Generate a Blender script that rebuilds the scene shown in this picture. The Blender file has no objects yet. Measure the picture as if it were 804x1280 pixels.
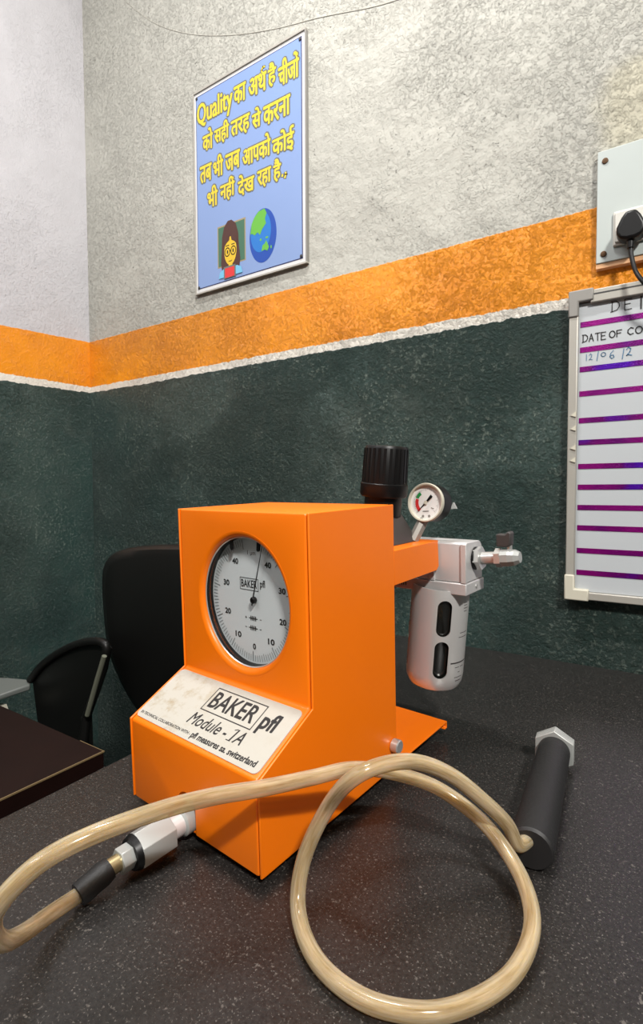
import bpy, bmesh, math, random
from mathutils import Vector, Matrix
random.seed(3)
PI = math.pi
sc = bpy.context.scene
COL = sc.collection

# ------------------------------------------------------------------ camera, world, lights, exposure
TZ = 0.76                      # height of the granite table top above the floor
EYE = 0.29                     # camera above the table top
FPX, YAW, PITCH, ROLL = 652.7372, 0.5791, -0.0415, -0.0039
CAMROT = Matrix.Rotation(YAW, 3, 'Z') @ Matrix.Rotation(PI/2 + PITCH, 3, 'X') @ Matrix.Rotation(ROLL, 3, 'Z')
CAMPOS = Vector((0, 0, TZ + EYE))
cd = bpy.data.cameras.new('camera'); cam = bpy.data.objects.new('camera', cd); COL.objects.link(cam)
cam.matrix_world = Matrix.Translation(CAMPOS) @ CAMROT.to_4x4()
cd.sensor_fit = 'VERTICAL'; cd.sensor_height = 36; cd.lens = FPX/1280*36; cd.clip_start = 0.01
sc.camera = cam
sc.view_settings.view_transform = 'Standard'; sc.view_settings.look = 'None'
sc.view_settings.gamma = 1; sc.view_settings.use_curve_mapping = False
sc.view_settings.exposure = 0.2
W = bpy.data.worlds.new('world'); sc.world = W; W.use_nodes = True
W.node_tree.nodes['Background'].inputs[0].default_value = (1.0, 0.97, 0.93, 1)
W.node_tree.nodes['Background'].inputs[1].default_value = 0.07

def area(name, loc, target, sx, sy, power, color):
    l = bpy.data.lights.new(name, 'AREA'); l.shape = 'RECTANGLE'; l.size = sx; l.size_y = sy
    l.energy = power; l.color = color
    o = bpy.data.objects.new(name, l); COL.objects.link(o); o.location = loc
    o.rotation_euler = (Vector(target) - Vector(loc)).to_track_quat('-Z', 'Y').to_euler()
    return o
area('tube_light', (1.15, -0.85, 2.75), (-0.35, 0.6, 0.9), 0.30, 0.08, 72, (1.0, 0.975, 0.93))
area('tube_light', (-0.9, -0.9, 2.75), (-0.6, 0.9, 1.0), 1.2, 0.2, 15, (1.0, 0.97, 0.97))
area('tube_light', (-0.42, 0.40, 2.75), (-0.42, 0.38, 0.8), 0.5, 0.08, 22, (1.0, 0.98, 0.96))

# ------------------------------------------------------------------ pixel rays (reference measurements) to points on real planes
def ray(px, py): return CAMROT @ Vector(((px-402)/FPX, (640-py)/FPX, -1.0))
def onp(px, py, n, pt):
    d = ray(px, py); n = Vector(n); return CAMPOS + d*((Vector(pt)-CAMPOS).dot(n)/n.dot(d))
def onz(px, py, z): return onp(px, py, (0,0,1), (0,0,TZ+z))
def ony(px, py, y): return onp(px, py, (0,1,0), (0,y,0))

# ------------------------------------------------------------------ materials
def nt(m): m.use_nodes = True; return m.node_tree
def mat(name, col, rough=.5, metal=0., spec=.5, noise=0., nscale=40, bump=0., bscale=200, emit=None, trans=0., coat=0., sss=0.):
    m = bpy.data.materials.new(name); t = nt(m); b = t.nodes['Principled BSDF']
    c = (*col, 1) if len(col) == 3 else col
    b.inputs['Base Color'].default_value = c; b.inputs['Roughness'].default_value = rough
    b.inputs['Metallic'].default_value = metal; b.inputs['Specular IOR Level'].default_value = spec
    b.inputs['Transmission Weight'].default_value = trans; b.inputs['Coat Weight'].default_value = coat
    if sss: b.inputs['Subsurface Weight'].default_value = sss; b.inputs['Subsurface Radius'].default_value = (.01,.008,.004)
    tc = t.nodes.new('ShaderNodeTexCoord')
    n = t.nodes.new('ShaderNodeTexNoise'); n.inputs['Scale'].default_value = nscale; n.inputs['Detail'].default_value = 6
    t.links.new(tc.outputs['Object'], n.inputs['Vector'])
    mx = t.nodes.new('ShaderNodeMix'); mx.data_type = 'RGBA'; mx.inputs['A'].default_value = c
    k = 1-noise if noise else .97
    mx.inputs['B'].default_value = (c[0]*k, c[1]*k, c[2]*k, 1)
    t.links.new(n.outputs['Fac'], mx.inputs['Factor']); t.links.new(mx.outputs['Result'], b.inputs['Base Color'])
    if bump:
        n2 = t.nodes.new('ShaderNodeTexNoise'); n2.inputs['Scale'].default_value = bscale; n2.inputs['Detail'].default_value = 3
        t.links.new(tc.outputs['Object'], n2.inputs['Vector'])
        bp = t.nodes.new('ShaderNodeBump'); bp.inputs['Strength'].default_value = 1; bp.inputs['Distance'].default_value = bump
        t.links.new(n2.outputs['Fac'], bp.inputs['Height']); t.links.new(bp.outputs['Normal'], b.inputs['Normal'])
    return m

def wall_mat(name, upper, slope, relief, seed):
    """painted plaster: cream above, orange band, thin white line, dark green below; heights follow world Z"""
    m = bpy.data.materials.new(name); t = nt(m); N = t.nodes; L = t.links; b = N['Principled BSDF']
    g = N.new('ShaderNodeNewGeometry'); sep = N.new('ShaderNodeSeparateXYZ'); L.new(g.outputs['Position'], sep.inputs[0])
    mp = N.new('ShaderNodeMapping'); mp.inputs['Location'].default_value = (seed, seed*1.7, seed*.3); L.new(g.outputs['Position'], mp.inputs[0])
    def noise(s, d=6, r=.55, dist=0.):
        n = N.new('ShaderNodeTexNoise'); n.inputs['Scale'].default_value = s; n.inputs['Detail'].default_value = d
        n.inputs['Roughness'].default_value = r; n.inputs['Distortion'].default_value = dist
        L.new(mp.outputs[0], n.inputs['Vector']); return n.outputs['Fac']
    def M(op, a, c=None, clamp=False, e=None):
        n = N.new('ShaderNodeMath'); n.operation = op; n.use_clamp = clamp
        for i, v in enumerate((a, c, e)):
            if v is None: continue
            if isinstance(v, (int, float)): n.inputs[i].default_value = v
            else: L.new(v, n.inputs[i])
        return n.outputs[0]
    def mixc(f, A, B):
        n = N.new('ShaderNodeMix'); n.data_type = 'RGBA'
        for k, v in (('A', A), ('B', B)):
            if isinstance(v, tuple): n.inputs[k].default_value = (*v, 1)
            else: L.new(v, n.inputs[k])
        L.new(f, n.inputs['Factor']); return n.outputs['Result']
    def smooth(v, a, c_):
        n = N.new('ShaderNodeMapRange'); n.interpolation_type = 'SMOOTHSTEP'; L.new(v, n.inputs['Value'])
        n.inputs['From Min'].default_value = a; n.inputs['From Max'].default_value = c_; return n.outputs['Result']
    z = sep.outputs['Z']; dy = M('SUBTRACT', .951, sep.outputs['Y'])
    def edge(h, k, wob, sc_):
        zz = M('ADD', z, M('MULTIPLY', dy, k)); zz = M('ADD', zz, M('MULTIPLY', M('SUBTRACT', noise(sc_, 3, .7), .5), wob))
        return smooth(zz, TZ+h-.0007, TZ+h+.0007)
    eo = edge(.7375, slope[0], .006, 60); ew = edge(.6035, slope[1], .010, 90); eg = edge(.5862, slope[2], .012, 45)
    # tones
    big = noise(2.2, 4); mid = noise(9, 6); fine = noise(150, 4, .6)
    up = mixc(smooth(mid, .35, .65), upper, tuple(c*.95 for c in upper))
    pits = smooth(noise(120, 5, .75, .4), .61, .70); patch = M('MULTIPLY', smooth(noise(4.1, 4), .47, .62), relief)
    up = mixc(M('MULTIPLY', M('MULTIPLY', pits, patch), .85), up, (.12, .11, .09))
    og = mixc(smooth(mid, .3, .7), (.80, .275, .004), (.72, .235, .004))
    gr = mixc(smooth(big, .35, .65), (.020, .052, .045), (.036, .063, .053))
    gr = mixc(M('MULTIPLY', smooth(noise(13, 7, .65), .52, .72), .45), gr, (.085, .112, .095))
    peak = smooth(noise(150, 7, .68, .2), .52, .64); gr = mixc(M('MULTIPLY', M('MULTIPLY', peak, M('ADD', M('MULTIPLY', smooth(noise(6, 5, .6), .40, .62), .75), .15)), 1.0), gr, (.17, .215, .18))  # lighter crumbs: paint worn at peaks, plus glints painted into the colour
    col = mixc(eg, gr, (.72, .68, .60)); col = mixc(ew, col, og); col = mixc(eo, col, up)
    if relief > .9:   # yellowed patch of filler around the switch board
        dx = M('SUBTRACT', sep.outputs['X'], .0); dz = M('SUBTRACT', z, TZ+.86)
        r = M('SQRT', M('ADD', M('MULTIPLY', dx, dx), M('MULTIPLY', M('MULTIPLY', dz, dz), 1.4)))
        st = M('MULTIPLY', smooth(M('ADD', r, M('MULTIPLY', M('SUBTRACT', mid, .5), .12)), .125, .07), eo)
        col = mixc(M('MULTIPLY', st, .8), col, (.47, .44, .33))
    L.new(col, b.inputs['Base Color'])
    # relief
    rough_patch = smooth(noise(3.7, 3), .38, .60)
    vor = N.new('ShaderNodeTexVoronoi'); vor.inputs['Scale'].default_value = 70; L.new(mp.outputs[0], vor.inputs['Vector'])
    rid = M('ABSOLUTE', M('SUBTRACT', noise(45, 6, .65, .1), .5))
    crumbs = M('ADD', M('MULTIPLY', noise(130, 8, .72, .4), 1.7), M('MULTIPLY', rid, 1.2))
    crumbs = M('ADD', crumbs, M('ADD', M('MULTIPLY', smooth(noise(150, 7, .68, .2), .50, .62), .6), M('MULTIPLY', smooth(noise(60, 7, .7, .2), .52, .62), .45)))
    h = M('MULTIPLY', crumbs, M('MULTIPLY', M('ADD', M('MULTIPLY', rough_patch, .70), .30), M('SUBTRACT', M('SUBTRACT', 1.3, M('MULTIPLY', eg, .92)), M('MULTIPLY', eo, .16))))
    h = M('ADD', h, M('MULTIPLY', noise(14, 4), 1.2)); h = M('ADD', h, M('MULTIPLY', noise(3, 2), 2.0))
    h = M('SUBTRACT', h, M('MULTIPLY', M('MULTIPLY', pits, patch), .5))
    h = M('ADD', h, M('MULTIPLY', eg, .12))
    bp = N.new('ShaderNodeBump'); bp.inputs['Strength'].default_value = 1.0; bp.inputs['Distance'].default_value = .0080*relief
    L.new(h, bp.inputs['Height']); L.new(bp.outputs['Normal'], b.inputs['Normal'])
    rr = M('ADD', M('MULTIPLY', eo, .45), .33); L.new(rr, b.inputs['Roughness'])
    b.inputs['Specular IOR Level'].default_value = .5
    return m

def granite():
    m = bpy.data.materials.new('granite'); t = nt(m); N = t.nodes; L = t.links; b = N['Principled BSDF']
    g = N.new('ShaderNodeNewGeometry')
    def noise(s, d, r):
        n = N.new('ShaderNodeTexNoise'); n.inputs['Scale'].default_value = s; n.inputs['Detail'].default_value = d; n.inputs['Roughness'].default_value = r
        L.new(g.outputs['Position'], n.inputs['Vector']); return n.outputs['Fac']
    def ramp(v, a, c, lo=0, hi=1):
        n = N.new('ShaderNodeMapRange'); L.new(v, n.inputs['Value']); n.inputs['From Min'].default_value = a; n.inputs['From Max'].default_value = c
        n.inputs['To Min'].default_value = lo; n.inputs['To Max'].default_value = hi; return n.outputs['Result']
    def mixc(f, A, B):
        n = N.new('ShaderNodeMix'); n.data_type = 'RGBA'
        for k, v in (('A', A), ('B', B)):
            if isinstance(v, tuple): n.inputs[k].default_value = (*v, 1)
            else: L.new(v, n.inputs[k])
        L.new(f, n.inputs['Factor']); return n.outputs['Result']
    c = mixc(ramp(noise(350, 4, .7), .35, .65), (.009, .0083, .0078), (.023, .021, .0195))
    c = mixc(ramp(noise(600, 2, .5), .62, .70, 0, .8), c, (.13, .12, .108))
    c = mixc(ramp(noise(260, 3, .6), .64, .72, 0, .8), c, (.12, .108, .096))
    L.new(c, b.inputs['Base Color'])
    L.new(ramp(noise(25, 5, .6), .3, .7, .26, .38), b.inputs['Roughness'])
    b.inputs['Specular IOR Level'].default_value = .5
    bp = N.new('ShaderNodeBump'); bp.inputs['Strength'].default_value = .5; bp.inputs['Distance'].default_value = .0004
    L.new(noise(300, 3, .6), bp.inputs['Height']); L.new(bp.outputs['Normal'], b.inputs['Normal'])
    return m

def clear(name, tint, gloss, tfac):
    """thin clear sheet: mostly transparent with a Fresnel reflection"""
    m = bpy.data.materials.new(name); t = nt(m); N = t.nodes; L = t.links
    N.remove(N['Principled BSDF']); out = N['Material Output']
    tr = N.new('ShaderNodeBsdfTransparent'); tr.inputs[0].default_value = (*tint, 1)
    gl = N.new('ShaderNodeBsdfGlossy'); gl.inputs['Roughness'].default_value = gloss
    lw = N.new('ShaderNodeLayerWeight'); lw.inputs[0].default_value = .2
    fr = N.new('ShaderNodeMapRange'); L.new(lw.outputs['Facing'], fr.inputs['Value']); fr.inputs['To Min'].default_value = .035; fr.inputs['To Max'].default_value = .5
    mx = N.new('ShaderNodeMixShader'); L.new(fr.outputs[0], mx.inputs[0]); L.new(tr.outputs[0], mx.inputs[1]); L.new(gl.outputs[0], mx.inputs[2])
    L.new(mx.outputs[0], out.inputs[0]); return m

def hose_mat():
    m = bpy.data.materials.new('yellowed_pvc'); t = nt(m); N = t.nodes; L = t.links; b = N['Principled BSDF']; out = N['Material Output']
    tc = N.new('ShaderNodeUVMap'); tc.uv_map = 'run'; mp = N.new('ShaderNodeMapping'); mp.inputs['Scale'].default_value = (22, 9, 1)
    L.new(tc.outputs[0], mp.inputs[0]); n = N.new('ShaderNodeTexNoise'); n.inputs['Scale'].default_value = 1; n.inputs['Detail'].default_value = 6; n.inputs['Roughness'].default_value = .6
    L.new(mp.outputs[0], n.inputs['Vector']); rp = N.new('ShaderNodeMapRange'); rp.inputs['From Min'].default_value = .35; rp.inputs['From Max'].default_value = .65; L.new(n.outputs['Fac'], rp.inputs['Value'])
    mx = N.new('ShaderNodeMix'); mx.data_type = 'RGBA'; mx.inputs['A'].default_value = (.70, .60, .42, 1); mx.inputs['B'].default_value = (.34, .26, .14, 1)
    L.new(rp.outputs[0], mx.inputs['Factor']); L.new(mx.outputs['Result'], b.inputs['Base Color'])
    b.inputs['Roughness'].default_value = .16; b.inputs['Subsurface Weight'].default_value = .35; b.inputs['Subsurface Scale'].default_value = .02
    b.inputs['Subsurface Radius'].default_value = (.5, .35, .15); b.inputs['Specular IOR Level'].default_value = .6
    tr = N.new('ShaderNodeBsdfTransparent'); tr.inputs[0].default_value = (.97, .82, .52, 1)
    lw = N.new('ShaderNodeLayerWeight'); lw.inputs[0].default_value = .45
    mr = N.new('ShaderNodeMapRange'); L.new(lw.outputs['Facing'], mr.inputs['Value']); mr.inputs['To Min'].default_value = .40; mr.inputs['To Max'].default_value = .85
    ms = N.new('ShaderNodeMixShader'); L.new(mr.outputs[0], ms.inputs[0]); L.new(tr.outputs[0], ms.inputs[1]); L.new(b.outputs[0], ms.inputs[2])
    L.new(ms.outputs[0], out.inputs[0]); return m

M_ = dict(
 orange=mat('orange_powder_coat', (.93,.185,.0), .38, noise=.06, nscale=15, bump=.00006, bscale=900),
 plate=mat('aged_nameplate', (.66,.62,.54), .45, noise=.12, nscale=60),
 black=mat('black_plastic', (.005,.005,.005), .4, spec=.3, noise=.2), ink=mat('black_ink', (.012,.011,.011), .55),
 rubber=mat('black_rubber', (.012,.012,.012), .55, noise=.3, bump=.0003, bscale=300),
 bonnet=mat('dark_grey_plastic', (.045,.040,.038), .5), alu=mat('cast_aluminium', (.62,.61,.60), .42, metal=.35, noise=.08),
 bowl=mat('silver_paint', (.74,.73,.71), .32, metal=.5, noise=.05), steel=mat('steel', (.60,.60,.58), .3, metal=.65, noise=.1),
 brass=mat('brass', (.62,.50,.28), .3, metal=.9), zinc=mat('white_zinc', (.40,.41,.39), .4, metal=.25, noise=.06),
 face=mat('dial_face', (.80,.84,.85), .4, metal=.1), gface=mat('gauge_face', (.8,.79,.76), .5), red=mat('red_print', (.6,.03,.03), .5),
 green=mat('green_print', (.02,.25,.06), .5), dark=mat('dark_glass', (.008,.008,.007), .12),
 poster=mat('poster_blue', (.20,.29,.52), .33, noise=.05, nscale=12), pwhite=mat('poster_border', (.60,.60,.60), .4),
 pblue=mat('poster_line', (.02,.022,.10), .5), yellow=mat('yellow_print', (.66,.50,.03), .5), halo=mat('olive_print', (.12,.125,.11), .5),
 alframe=mat('anodised_frame', (.44,.42,.37), .4, metal=.3, noise=.1), corner=mat('grey_corner_cap', (.24,.23,.21), .55),
 board=mat('white_board', (.46,.485,.50), .28, noise=.05, nscale=20), clip=mat('cream_plastic', (.55,.52,.42), .5),
 panel=mat('switch_board_metal', (.41,.45,.43), .4, noise=.08, nscale=30), socket=mat('white_socket', (.56,.55,.50), .35),
 rust=mat('rusty_screw', (.10,.05,.02), .5, metal=.6, noise=.5, nscale=300), blue_ink=mat('blue_ink', (.06,.16,.28), .5),
 chair=mat('black_leatherette', (.005,.005,.0045), .42, spec=.3, noise=.1), armgrey=mat('grey_arm_pad', (.12,.13,.12), .5), strip=mat('worn_grey_trim', (.13,.135,.10), .5),
 wood=mat('dark_laminate', (.012,.004,.003), .5, spec=.2, noise=.5, nscale=30), woodedge=mat('worn_edge', (.16,.11,.05), .6),
 floor=mat('floor_stone', (.10,.09,.08), .5, noise=.3, nscale=8), leg=mat('table_base_paint', (.03,.03,.03), .6), inner=mat('dark_inside', (.01,.008,.007), .7),
 skin=mat('yellow_face_print', (.64,.42,.02), .5), hair=mat('brown_print', (.06,.018,.012), .4), chalk=mat('green_board_print', (.045,.13,.08), .5),
 tan=mat('tan_print', (.30,.24,.13), .5), sea=mat('blue_print', (.005,.055,.33), .4), land=mat('leaf_green_print', (.11,.38,.04), .4), cyan=mat('pale_blue_print', (.15,.42,.62), .5), sea2=mat('light_blue_print', (.01,.15,.48), .4),
 glass=clear('clear_glass', (.96,.97,.97), .02, .9), hose=hose_mat(), bore=mat('hose_bore', (.50,.36,.16), .3),
)
def purple():
    m = bpy.data.materials.new('purple_foil_tape'); t = nt(m); N = t.nodes; L = t.links; b = N['Principled BSDF']
    g = N.new('ShaderNodeNewGeometry'); n = N.new('ShaderNodeTexNoise'); n.inputs['Scale'].default_value = 14; L.new(g.outputs['Position'], n.inputs['Vector'])
    r = N.new('ShaderNodeValToRGB'); e = r.color_ramp.elements
    e[0].position = .36; e[0].color = (.07,.0,.34,1); e[1].position = .62; e[1].color = (.24,.0,.17,1)
    x = e.new(.47); x.color = (.13,.0,.14,1)
    L.new(n.outputs['Fac'], r.inputs[0]); L.new(r.outputs[0], b.inputs['Base Color'])
    b.inputs['Metallic'].default_value = .55; b.inputs['Roughness'].default_value = .3
    w = N.new('ShaderNodeTexNoise'); w.inputs['Scale'].default_value = 900; L.new(g.outputs['Position'], w.inputs['Vector'])
    bp = N.new('ShaderNodeBump'); bp.inputs['Distance'].default_value = .0005; L.new(w.outputs['Fac'], bp.inputs['Height']); L.new(bp.outputs['Normal'], b.inputs['Normal'])
    return m
M_['purple'] = purple()

# ------------------------------------------------------------------ object helpers
def link(name, me, m, parent=None, smooth=False, bevel=0., seg=2):
    if m and not me.materials: me.materials.append(m)
    o = bpy.data.objects.new(name, me); COL.objects.link(o)
    if parent: o.parent = parent
    if smooth:
        for p in me.polygons: p.use_smooth = True
        me.set_sharp_from_angle(angle=math.radians(38))
    if bevel:
        md = o.modifiers.new('bevel', 'BEVEL'); md.width = bevel; md.segments = seg; md.limit_method = 'ANGLE'; md.harden_normals = False
        for p in me.polygons: p.use_smooth = True
        me.set_sharp_from_angle(angle=math.radians(60))
    return o
def bmo(name, bm, m, parent=None, smooth=False, bevel=0., seg=2):
    bmesh.ops.recalc_face_normals(bm, faces=bm.faces)
    me = bpy.data.meshes.new(name); bm.to_mesh(me); bm.free(); return link(name, me, m, parent, smooth, bevel, seg)
def tag(o, label=None, cat=None, group=None, kind=None):
    for k, v in (('label', label), ('category', cat), ('group', group), ('kind', kind)):
        if v: o[k] = v
    return o
def empty(name, mw, label, cat):
    o = bpy.data.objects.new(name, None); COL.objects.link(o); o.matrix_world = mw; o.empty_display_size = .02
    return tag(o, label, cat)
def add_box(bm, a, b):
    vs = [bm.verts.new((x, y, z)) for x in (a[0], b[0]) for y in (a[1], b[1]) for z in (a[2], b[2])]
    for f in ((0,1,3,2),(4,6,7,5),(0,4,5,1),(2,3,7,6),(0,2,6,4),(1,5,7,3)): bm.faces.new([vs[i] for i in f])
def box(name, a, b, m, parent=None, bevel=0.):
    bm = bmesh.new(); add_box(bm, a, b); return bmo(name, bm, m, parent, bevel=bevel)
def prism(bm, pts, off):
    """extrude polygon pts (3-D) along off"""
    a = [bm.verts.new(p) for p in pts]; b = [bm.verts.new(Vector(p)+Vector(off)) for p in pts]; n = len(pts)
    bm.faces.new(a); bm.faces.new(b[::-1])
    for i in range(n): bm.faces.new((a[i], b[i], b[(i+1) % n], a[(i+1) % n]))
def frame(p, d):
    d = Vector(d).normalized(); q = d.to_track_quat('Z', 'Y'); return Matrix.Translation(Vector(p)) @ q.to_matrix().to_4x4()
def lathe(bm, prof, mw, n=32, phase=0., rib=0., ribn=0):
    """profile [(r,h)] around local Z of mw"""
    rings = []
    for r, h in prof:
        if r < 1e-6: rings.append([bm.verts.new(mw @ Vector((0, 0, h)))]); continue
        row = []
        for i in range(n):
            a = 2*PI*i/n + phase; rr = r
            row.append(bm.verts.new(mw @ Vector((rr*math.cos(a), rr*math.sin(a), h))))
        rings.append(row)
    for A, B in zip(rings, rings[1:]):
        if len(A) == 1 and len(B) == 1: continue
        for i in range(n):
            j = (i+1) % n
            if len(A) == 1: bm.faces.new((A[0], B[i], B[j]))
            elif len(B) == 1: bm.faces.new((A[i], B[0], A[j]))
            else: bm.faces.new((A[i], B[i], B[j], A[j]))
def turned(name, prof, mw, m, parent=None, n=32, phase=0., smooth=True, bevel=0.):
    bm = bmesh.new(); lathe(bm, prof, mw, n, phase); return bmo(name, bm, m, parent, smooth=smooth, bevel=bevel)
def cyl(r, h0, h1, c=0.):
    return [(0, h0), (r-c, h0), (r, h0+c), (r, h1-c), (r-c, h1), (0, h1)] if c else [(0, h0), (r, h0), (r, h1), (0, h1)]
def catmull(P, sub=8):
    out = []; n = len(P)
    for i in range(n-1):
        p0, p1, p2, p3 = P[max(i-1, 0)], P[i], P[i+1], P[min(i+2, n-1)]
        for k in range(sub):
            t = k/sub; out.append(.5*((2*p1)+(p2-p0)*t+(2*p0-5*p1+4*p2-p3)*t*t+(3*p1-p0-3*p2+p3)*t**3))
    out.append(P[-1].copy()); return out
def tube(bm, pts, r, n=16, cap=True, uv=False):
    pts = [Vector(p) for p in pts]; T = [(pts[min(i+1, len(pts)-1)]-pts[max(i-1, 0)]).normalized() for i in range(len(pts))]
    nrm = T[0].orthogonal().normalized()
    def skin(rad, flip=False):
        nonlocal nrm; nn = T[0].orthogonal().normalized(); rows = []
        for p, t in zip(pts, T):
            nn = (nn - t*nn.dot(t)).normalized(); bb = t.cross(nn)
            rows.append([bm.verts.new(p + (nn*math.cos(2*PI*k/n)+bb*math.sin(2*PI*k/n))*rad) for k in range(n)])
        for A, B in zip(rows, rows[1:]):
            for k in range(n):
                f = (A[k], A[(k+1) % n], B[(k+1) % n], B[k]); bm.faces.new(f[::-1] if flip else f)
        return rows
    R = skin(r)
    if uv:      # length and angle along the tube, for streaks that run with it
        ul = bm.loops.layers.uv.new('run'); ln = [0.]
        for a, b in zip(pts, pts[1:]): ln.append(ln[-1]+(b-a).length)
        idx = {v: (ln[i], k/n) for i, row in enumerate(R) for k, v in enumerate(row)}
        for f in bm.faces:
            ks = [idx[l.vert][1] for l in f.loops]; wrap = max(ks)-min(ks) > .5
            for l in f.loops:
                a, k = idx[l.vert]; l[ul].uv = (a, k+1 if wrap and k < .5 else k)
    if cap: bm.faces.new(R[0][::-1]); bm.faces.new(R[-1])
def text_mesh(s, bold=0., shear=0.):
    bold = 0
    c = bpy.data.curves.new('t', 'FONT'); c.body = s; c.size = 1; c.offset = bold; c.shear = shear; c.resolution_u = 3
    o = bpy.data.objects.new('t', c); COL.objects.link(o)
    dg = bpy.context.evaluated_depsgraph_get(); me = bpy.data.meshes.new_from_object(o.evaluated_get(dg))
    bpy.data.objects.remove(o); bpy.data.curves.remove(c); return me
def put_text(bm, s, org, ux, uy, x0, x1, y0, y1, bold=0., shear=0., lift=0., th=.0, keep=False, ref=None):
    """fit text s into the rectangle [x0,x1]x[y0,y1] of the plane org+ux*x+uy*y"""
    me = text_mesh(s, bold, shear)
    r = text_mesh(ref, bold, shear) if ref else me
    xs = [v.co.x for v in me.vertices]; ys = [v.co.y for v in r.vertices]
    a, b, c, d = min(xs), max(xs), min(ys), max(ys); kx = (x1-x0)/(b-a); ky = (y1-y0)/(d-c)
    ux, uy, org = Vector(ux), Vector(uy), Vector(org); nn = ux.cross(uy)
    offs = [(0, 0)]
    if bold: offs += [(bold*math.cos(q*PI/4), bold*math.sin(q*PI/4)) for q in range(8)]
    for io, (ox, oy) in enumerate(offs):        # a heavier weight: the same outline set down again a hair to each side
        vs = [bm.verts.new(org + ux*(x0+ox+(v.co.x-a)*kx) + uy*(y0+oy+(v.co.y-c)*ky) + nn*(lift+th+io*2e-6)) for v in me.vertices]
        for p in me.polygons:
            try: bm.faces.new([vs[i] for i in p.vertices])
            except ValueError: pass
    bpy.data.meshes.remove(me)
    if ref: bpy.data.meshes.remove(r)
def quad(bm, org, ux, uy, x0, x1, y0, y1, lift):
    ux, uy, org = Vector(ux), Vector(uy), Vector(org); nn = ux.cross(uy)*lift
    bm.faces.new([bm.verts.new(org+ux*x+uy*y+nn) for x, y in ((x0,y0),(x1,y0),(x1,y1),(x0,y1))])
def stroke(bm, org, ux, uy, pts, w, lift):
    """flat marker stroke along 2-D points"""
    ux, uy, org = Vector(ux), Vector(uy), Vector(org); nn = ux.cross(uy)*lift
    for (x0, y0), (x1, y1) in zip(pts, pts[1:]):
        d = Vector((x1-x0, y1-y0)); l = d.length or 1e-9; d /= l; q = Vector((-d.y, d.x))*w/2; e = d*w*.3
        c = [Vector((x0, y0))-e-q, Vector((x1, y1))+e-q, Vector((x1, y1))+e+q, Vector((x0, y0))-e+q]
        bm.faces.new([bm.verts.new(org+ux*p.x+uy*p.y+nn) for p in c])
def ell(bm, org, ux, uy, cx, cy, rx, ry, lift, n=28, a0=0., a1=2*PI):
    ux, uy, org = Vector(ux), Vector(uy), Vector(org); nn = ux.cross(uy)*lift
    k = n if a1-a0 > 6.28 else n+1
    bm.faces.new([bm.verts.new(org+ux*(cx+rx*math.cos(a0+(a1-a0)*i/n))+uy*(cy+ry*math.sin(a0+(a1-a0)*i/n))+nn) for i in range(k)])
def poly2(bm, org, ux, uy, pts, lift):
    ux, uy, org = Vector(ux), Vector(uy), Vector(org); nn = ux.cross(uy)*lift
    bm.faces.new([bm.verts.new(org+ux*x+uy*y+nn) for x, y in pts])
def plain(name, bm, m, parent):
    me = bpy.data.meshes.new(name); bm.to_mesh(me); bm.free(); return link(name, me, m, parent)

# ------------------------------------------------------------------ the room
WY, WX, CEIL = 0.951, -1.4537, 3.0
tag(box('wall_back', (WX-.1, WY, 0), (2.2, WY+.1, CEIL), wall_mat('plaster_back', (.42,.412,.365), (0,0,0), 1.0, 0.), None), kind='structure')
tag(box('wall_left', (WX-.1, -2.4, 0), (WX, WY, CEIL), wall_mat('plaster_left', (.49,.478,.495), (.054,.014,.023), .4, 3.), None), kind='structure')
tag(box('floor', (WX-.1, -2.4, -.05), (2.2, WY+.1, 0), M_['floor'], None), kind='structure')
# faint hairline crack arching across the upper wall
bm = bmesh.new()
pts = catmull([Vector((ony(x, y, WY).x, WY-.0006, ony(x, y, WY).z)) for x, y in ((150,-6),(172,14),(200,32),(240,43),(290,44),(345,36),(400,22),(470,8),(520,-8))], 8)
tube(bm, pts, .0006, 6)
tag(bmo('trim_1', bm, mat('hairline', (.50,.48,.42), .7), None), kind='structure')

# ------------------------------------------------------------------ granite table
t = empty('granite_table', Matrix.Translation((.2, .3, 0)), 'dark speckled granite table carrying the orange instrument', 'table')
def wbox(name, a, b, m, par, bevel=0.):
    o = par.matrix_world.translation; return box(name, tuple(Vector(a)-o), tuple(Vector(b)-o), m, par, bevel)
wbox('worktop', (-.487, -.35, TZ-.022), (1.3, WY-.001, TZ), granite(), t, .0015)
wbox('apron', (-.45, -.30, TZ-.12), (1.26, -.27, TZ-.022), M_['leg'], t)
wbox('apron', (-.45, -.27, TZ-.12), (-.42, .90, TZ-.022), M_['leg'], t)
for x in (-.45, 1.20):
    for y in (-.30, .86): wbox('leg', (x, y, 0), (x+.05, y+.05, TZ-.12 if y < 0 or x < 0 else TZ-.022), M_['leg'], t)

# ------------------------------------------------------------------ dark desk left of the table
z0 = TZ-.05
dk = empty('laminate_desk', Matrix.Translation((-.9, .1, 0)), 'dark brown laminate desk with a worn pale edge, left of the granite table', 'desk')
wbox('desk_top', (-1.25, -.40, z0-.022), (-.608, .404, z0-.0004), M_['wood'], dk)
wbox('edge_strip', (-.608, -.40, z0-.0020), (-.6066, .4055, z0), M_['woodedge'], dk)
wbox('edge_strip', (-.66, .404, z0-.0012), (-.608, .4048, z0), M_['woodedge'], dk)
wbox('edge_band', (-1.25, .404, z0-.022), (-.608, .4046, z0-.0012), M_['wood'], dk)
wbox('edge_band', (-.608, -.40, z0-.022), (-.6070, .404, z0-.0020), M_['wood'], dk)
for x in (-1.23, -.66):
    for y in (-.38, .08): wbox('leg', (x, y, 0), (x+.035, y+.035, z0-.022), M_['leg'], dk)
wbox('side_panel', (-.655, -.34, .25), (-.64, .08, z0-.022), M_['wood'], dk)

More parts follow.
